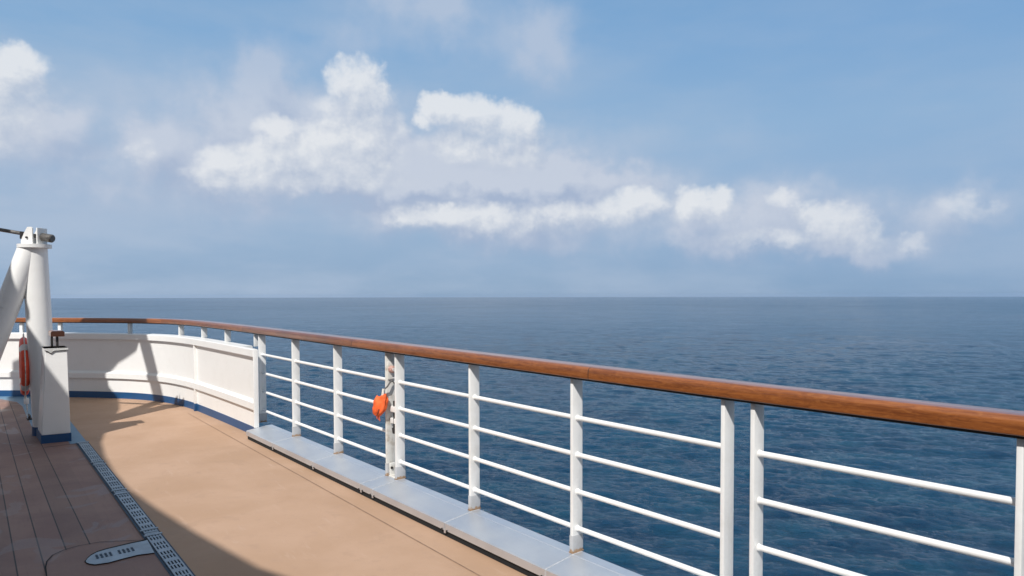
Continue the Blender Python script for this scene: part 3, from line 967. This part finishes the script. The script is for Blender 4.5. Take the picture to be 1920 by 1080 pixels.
# folded lid with a lip sagging in the middle
bm = bmesh.new()
fl = C0 + T * .038
zt = 1.052
o_ = [fl + Nn * .048 + Z3 * zt, fl + Nn * .268 + Z3 * zt, fl + Nn * .268 + T * .34 + Z3 * zt, fl + Nn * .048 + T * .34 + Z3 * zt]
vs = [bm.verts.new(p) for p in o_]; bm.faces.new(vs)
lip = [fl + Nn * .048 + Z3 * (zt - .020), fl + Nn * .075 + Z3 * (zt - .030), fl + Nn * .105 + Z3 * (zt - .055), fl + Nn * .135 + Z3 * (zt - .028), fl + Nn * .268 + Z3 * (zt - .022)]
tops = [fl + Nn * w_ + Z3 * zt for w_ in (.048, .075, .105, .135, .268)]
lv = [bm.verts.new(p - T * .010) for p in lip]; tv = [bm.verts.new(p - T * .006) for p in tops]
for i in range(4): bm.faces.new((lv[i], lv[i + 1], tv[i + 1], tv[i]))
bmesh.ops.solidify(bm, geom=list(bm.faces), thickness=.004)
link('lid', bm, WHITE, pd, smooth=False)
bm = bmesh.new()
for i in range(4):
    a, b_ = lip[i] - T * .004, lip[i + 1] - T * .004
    tube(bm, [a - Z3 * .004, b_ - Z3 * .004], .0045, 6)
link('lid_gasket', bm, RUBBER, pd)

# stub of a second teak rail standing on the pedestal
sr = empty('stub_handrail', C0 + Nn * .18 + T * .12 + Z3 * 1.055)
tag(sr, 'short stub of teak handrail on dark feet on top of the white pedestal', 'handrail')
SB = C0 + Nn * .175 + T * .10
line = [SB + T * q for q in (-.04, -.036, .06, .17)]
bm = bmesh.new(); uvl = bm.loops.layers.uv.new('UVMap'); bm.free()
so = sweep('rail', line, [Nn] * 4, [(w * .84, h * .90) for w, h in prof], TEAK, sr, zoff=1.21, uvlen=True, angle=60)
for q in (.02, .12):
    for s_ in ((0,) if q < .1 else (-.04,)):
        bm = bmesh.new()
        c_ = SB + T * q + Nn * s_
        box(bm, Vector((c_.x, c_.y, 1.113)), Nn, T, Z3, .022, .045, .122, .003)
        link('foot', bm, DARK, sr)

# lifebuoy hung on the inboard side of the column, seen edge on
LC = Vector((-5.83, 8.26, .79))
lb = empty('lifebuoy', LC)
tag(lb, 'orange lifebuoy seen edge on, hanging beside the white gantry column', 'lifebuoy')
TL = Vector((-.60, .80, 0)); NL = Vector((.80, .60, 0))
def torus_part(bm, R_, r_, a0, a1, steps, grow=0):
    rings = []
    for i in range(steps + 1):
        a = a0 + (a1 - a0) * i / steps
        c_ = LC + (TL * math.cos(a) + Z3 * math.sin(a)) * R_
        e1 = (TL * math.cos(a) + Z3 * math.sin(a)); e2 = NL
        rings.append([bm.verts.new(c_ + (e1 * math.cos(b2) * r_ * .9 + e2 * math.sin(b2) * r_ * .72)) for b2 in [2 * math.pi * j / 16 for j in range(16)]])
    full = abs(a1 - a0 - 2 * math.pi) < 1e-4
    for i in range(steps):
        A1, A2 = rings[i], rings[i + 1]
        for j in range(16): bm.faces.new((A1[j], A1[(j + 1) % 16], A2[(j + 1) % 16], A2[j]))
    if not full:
        bm.faces.new(rings[0]); bm.faces.new(rings[-1])
bm = bmesh.new(); torus_part(bm, .295, .060, 0, 2 * math.pi, 56); bmesh.ops.remove_doubles(bm, verts=bm.verts, dist=1e-4)
link('ring', bm, BUOY, lb, angle=80)
for a in (.25, .75, 1.25, 1.75):
    bm = bmesh.new(); a_ = a * math.pi; torus_part(bm, .295, .0625, a_ - .13, a_ + .13, 6)
    link('tape_band', bm, REFL, lb, angle=60)
bm = bmesh.new()
pts = []
for i in range(49):
    a = 2 * math.pi * i / 48
    rr_ = .372 - .018 * math.cos(4 * (a - math.pi / 4)) 
    pts.append(LC + (TL * math.cos(a) + Z3 * math.sin(a)) * rr_)
tube(bm, pts, .006, 6, caps=False)
link('grab_line', bm, ROPE, lb)
# a cleat and a shackle block on deck under it
ck = empty('deck_cleat', Vector((*px_deck(50, 786), 0)))
tag(ck, 'small black cleat on the deck at the foot of the gantry column', 'cleat')
cc = Vector((*px_deck(50, 786), 0))
bm = bmesh.new(); tube(bm, [cc + T * -.10 + Z3 * .055, cc + T * -.04 + Z3 * .05, cc + T * .04 + Z3 * .05, cc + T * .10 + Z3 * .055], [.009, .014, .014, .009], 10); link('horn', bm, RUBBER, ck)
for s_ in (-.03, .03):
    bm = bmesh.new(); tube(bm, [cc + T * s_, cc + T * s_ + Z3 * .048], .012, 10); link('leg', bm, RUBBER, ck)
bm = bmesh.new(); box(bm, cc + Z3 * .008, N, T, Z3, .06, .14, .012, .002); link('base_plate', bm, RUBBER, ck)
sb = cc + Vector((-.02, -.02, 0))
bx = empty('lashing_block', sb + Z3 * .25)
tag(bx, 'small white lashing block on a cord below the lifebuoy', 'block')
bm = bmesh.new(); box(bm, sb + Z3 * .245, N, T, Z3, .055, .05, .075, .008); link('shell', bm, WHITE, bx)
bm = bmesh.new(); tube(bm, [sb + Z3 * .055, sb + Z3 * .13 + N * .008, sb + Z3 * .215], .007, 8); link('cord', bm, ROPE, bx)
bm = bmesh.new(); tube(bm, [sb + Z3 * .28, sb + Z3 * .40 - N * .01, LC - Z3 * .35], .005, 8); link('lanyard', bm, ROPE, bx)

# ------------------------------------------------------------------ gate fittings and the orange pouch
t3, t4 = PT[3], PT[4]
tm = (t3 + t4) / 2
lt = empty('gate_latch', rail_pt(t3 - .02, -.02, .95))
tag(lt, 'small latch with round red and white knob on the stained gate post under the handrail', 'latch')
ps_ = rail_pt(t3 - .017, .0, 0)
bm = bmesh.new(); box(bm, rail_pt(t3 - .018, 0, 1.02), N, T, Z3, .060, .010, .15, .002); link('back_plate', bm, STAINED, lt)
bm = bmesh.new(); tube(bm, [rail_pt(t3 - .02, 0, 1.03), rail_pt(t3 - .055, 0, 1.03), rail_pt(t3 - .065, 0, 1.03)], [.030, .030, .022], 20); link('knob', bm, PINK, lt)
bm = bmesh.new(); tube(bm, [rail_pt(t3 - .063, 0, 1.03), rail_pt(t3 - .074, 0, 1.03)], .015, 16); link('knob_cap', bm, REFL, lt)
bm = bmesh.new(); tube(bm, [rail_pt(t3 - .02, .02, .955), rail_pt(t4 + .015, .02, .955)], .009, 10); tube(bm, [rail_pt(t3 - .02, .02, .925), rail_pt(t4 + .015, .02, .925)], .007, 10); link('bolt', bm, SOCKET, lt)
hg = empty('post_coupling', rail_pt(tm, 0, .66))
tag(hg, 'white coupling blocks joining the two gate posts behind the orange pouch', 'coupling')
bm = bmesh.new(); box(bm, rail_pt(tm, 0, .70), T, N, Z3, .10, .035, .050, .006); link('upper_knuckle', bm, WHITE, hg)
bm = bmesh.new(); box(bm, rail_pt(tm, 0, .60), T, N, Z3, .115, .028, .045, .006); link('lower_knuckle', bm, WHITE, hg)
bm = bmesh.new(); tube(bm, [rail_pt(tm, -.005, .53), rail_pt(tm, -.005, .77)], .010, 10); link('pin', bm, DARK, hg)
bm = bmesh.new(); tube(bm, [rail_pt(tm - .01, -.005, .545), rail_pt(tm - .01, -.005, .50)], [.028, .022], 12); link('end_cap', bm, RUBBER, hg)
# foot bracket between the gate posts
fb = empty('gate_bracket', rail_pt(tm, 0, BASE_Z))
tag(fb, 'stained steel foot bracket between the two gate posts on the coaming', 'bracket')
bm = bmesh.new(); box(bm, rail_pt(tm, 0, BASE_Z + .006), T, N, Z3, .10, .07, .010, .002); link('plate', bm, STAINED, fb)
bm = bmesh.new(); box(bm, rail_pt(t3 - .03, 0, BASE_Z + .06), T, N, Z3, .012, .05, .10, .002); link('lug', bm, STAINED, fb)
bm = bmesh.new(); tube(bm, [rail_pt(t3 - .045, -.01, BASE_Z + .07), rail_pt(t3 - .015, -.01, BASE_Z + .07)], .011, 8); link('bolt', bm, DARK, fb)

# pouch: wrinkled canvas bag pinched at the top, hanging from a strap
pc_ = rail_pt(t3 - .02, -.105, .735)
pch = empty('canvas_pouch', pc_)
tag(pch, 'small bright orange canvas pouch tied to the gate post of the railing', 'pouch')
bm = bmesh.new()
bmesh.ops.create_icosphere(bm, subdivisions=4, radius=1)
from mathutils import noise as mn
ax_r = Vector((1, -.05, 0)).normalized(); ax_f = Vector((.05, 1, 0)).normalized()
for v in bm.verts:
    u, f_, h = v.co.x, v.co.y, v.co.z
    w_ = .062 * (1 + .10 * math.copysign(1, h) * abs(h)) 
    e = lambda q, p_: math.copysign(abs(q) ** p_, q)
    x = e(u, .72) * (.060 + .008 * h); y = e(f_, .85) * .036; z = e(h, .72) * .088
    x += -.018 * h * -1 * -1 if False else .020 * h
    if h > .75: z += .012 * math.sin(u * 7)
    nz = mn.noise(Vector((u * 2.2, f_ * 2.2, h * 1.6))) * .011 + mn.noise(Vector((u * 6, f_ * 6, h * 4))) * .005 + abs(mn.noise(Vector((u * 4 + h * 3, f_ * 3, 5)))) * -.010
    nv = Vector((u, f_, h * .3)).normalized() * nz
    v.co = pc_ + ax_r * (x + nv.x) + ax_f * (y + nv.y) + Z3 * (z + nv.z)
link('bag', bm, ORANGE, pch, angle=70)
bm = bmesh.new()
for q in range(3):
    s_ = pc_ + Z3 * (-.08) + ax_r * (-.024 + q * .008) + ax_f * -.01
    tube(bm, [s_, s_ - Z3 * (.03 + .01 * q) + ax_r * (.004 * q)], [.005, .003], 6)
link('frayed_cord', bm, ORANGE, pch)
bm = bmesh.new()
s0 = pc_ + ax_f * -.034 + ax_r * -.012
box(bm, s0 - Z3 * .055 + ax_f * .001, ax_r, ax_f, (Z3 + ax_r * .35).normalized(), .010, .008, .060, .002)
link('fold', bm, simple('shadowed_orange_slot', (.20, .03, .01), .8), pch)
bm = bmesh.new()
h0 = pc_ + Z3 * .082
tube(bm, [h0 + ax_r * .015, h0 + Z3 * .04 + ax_r * .02, rail_pt(t3 - .045, -.05, .89), rail_pt(t3 - .04, -.02, .925), rail_pt(t3 - .035, .01, .93), rail_pt(t3 - .03, .03, .905)], .007, 8)
link('strap', bm, ROD, pch)
bm = bmesh.new(); tube(bm, [h0 - Z3 * .01 + ax_r * .02, h0 + Z3 * .055 + ax_r * .03], .012, 8); link('lashing', bm, ROPE, pch)

# ------------------------------------------------------------------ unseen upper deck, outline shaped for its shade, and an added beam
H = 4.2
def up(t, n): return TN(t - SQ * H, n - SS * H)
edge = [(-8, 8.0), (-2, 4.6), (.2, 3.3), (1.0, 2.85), (1.75, 2.45), (2.5, 2.1), (3.3, 1.76), (4.22, 1.46), (5.11, 1.335), (5.84, 1.256), (6.6, 1.195), (7.33, 1.20), (8.1, 1.25), (8.83, 1.33), (9.3, 1.43),
        (10.06, 1.63), (10.38, 1.715), (11.2, 1.92), (12.0, 2.05), (12.5, 2.12), (12.66, 2.3), (12.60, 2.6), (12.4, 2.95), (12.45, 3.3), (13.4, 3.35), (13.45, 2.2), (13.85, 1.25), (13.6, .85), (12.6, .80), (11.9, .62), (11.6, -.5), (11.2, -3), (10.8, -12), (-8, -12)]
pts = [up(t, n) for t, n in edge]
bm = bmesh.new()
lo = [bm.verts.new((p.x, p.y, H - .12)) for p in pts]; hi = [bm.verts.new((p.x, p.y, H)) for p in pts]
bm.faces.new(lo[::-1]); bm.faces.new(hi)
for i in range(len(pts)):
    j = (i + 1) % len(pts); bm.faces.new((lo[i], lo[j], hi[j], hi[i]))
bmesh.ops.triangulate(bm, faces=[f for f in bm.faces if len(f.verts) > 4])
ud = link('slab', bm, WHITE, None, smooth=False)
ue = empty('shade_upper_deck', Vector((-6, -6, H)))
ud.name = 'slab'
ud.parent = ue; ud.location = -ue.location
tag(ue, 'unseen white upper deck behind the viewer, shaped to throw the shade, on two columns', 'upper deck')
bm = bmesh.new()
b0, b1 = up(10.45, 1.70), up(12.62, 3.30)
bd = (b1 - b0).normalized()
box(bm, (b0 + b1) / 2 + Z3 * (H + .06), bd, Vector((bd.y, -bd.x, 0)), Z3, (b1 - b0).length, .19, .10)
link('shadow_beam', bm, WHITE, ue, smooth=False)  # added out of view only to cast the slanting shadow band
for q in ((-6.5, -2.0), (-2.0, -5.0)):
    bm = bmesh.new(); tube(bm, [(q[0], q[1], .004), (q[0], q[1], H - .125)], .15, 24)
    link('column', bm, WHITE, ue)
# deckhouse wall under it
dh = empty('deckhouse', Vector((-9, -7, 0)))
tag(dh, 'white deckhouse wall behind the viewer under the upper deck', 'deckhouse')
bm = bmesh.new()
w0 = Vector((-15, -2, 0)); w1 = Vector((-3, -8.5, 0)); wd = (w1 - w0).normalized(); wn_ = Vector((-wd.y, wd.x, 0))
box(bm, (w0 + w1) / 2 + Z3 * (H / 2 - .14), wd, wn_, Z3, (w1 - w0).length, .2, H - .30)
link('wall', bm, WHITE, dh, smooth=False)
bm = bmesh.new()
box(bm, w0.lerp(w1, .55) + wn_ * .11 + Z3 * 1.02, wd, wn_, Z3, .85, .05, 2.0, .01)
link('door', bm, BLUE, dh)

# ------------------------------------------------------------------ haze over the sea
bm = bmesh.new()
bmesh.ops.create_cube(bm, size=1)
bmesh.ops.scale(bm, vec=(20400, 20400, 42), verts=bm.verts)
bmesh.ops.translate(bm, verts=bm.verts, vec=(0, 0, -2.0))
hz = bpy.data.meshes.new('haze'); bm.to_mesh(hz); bm.free()
hm = bpy.data.materials.new('haze_air'); hm.use_nodes = True
hn_ = hm.node_tree.nodes; hn_.clear()
ho_ = hn_.new('ShaderNodeOutputMaterial'); pv = hn_.new('ShaderNodeVolumePrincipled')
pv.inputs['Color'].default_value = (.55, .74, 1.0, 1); pv.inputs['Density'].default_value = HAZE
pv.inputs['Anisotropy'].default_value = .2
hm.node_tree.links.new(pv.outputs[0], ho_.inputs['Volume'])
hz.materials.append(hm)
hzo = bpy.data.objects.new('haze', hz); COL.objects.link(hzo); tag(hzo, kind='stuff'); hzo.rotation_euler.x = -math.atan(.0095)
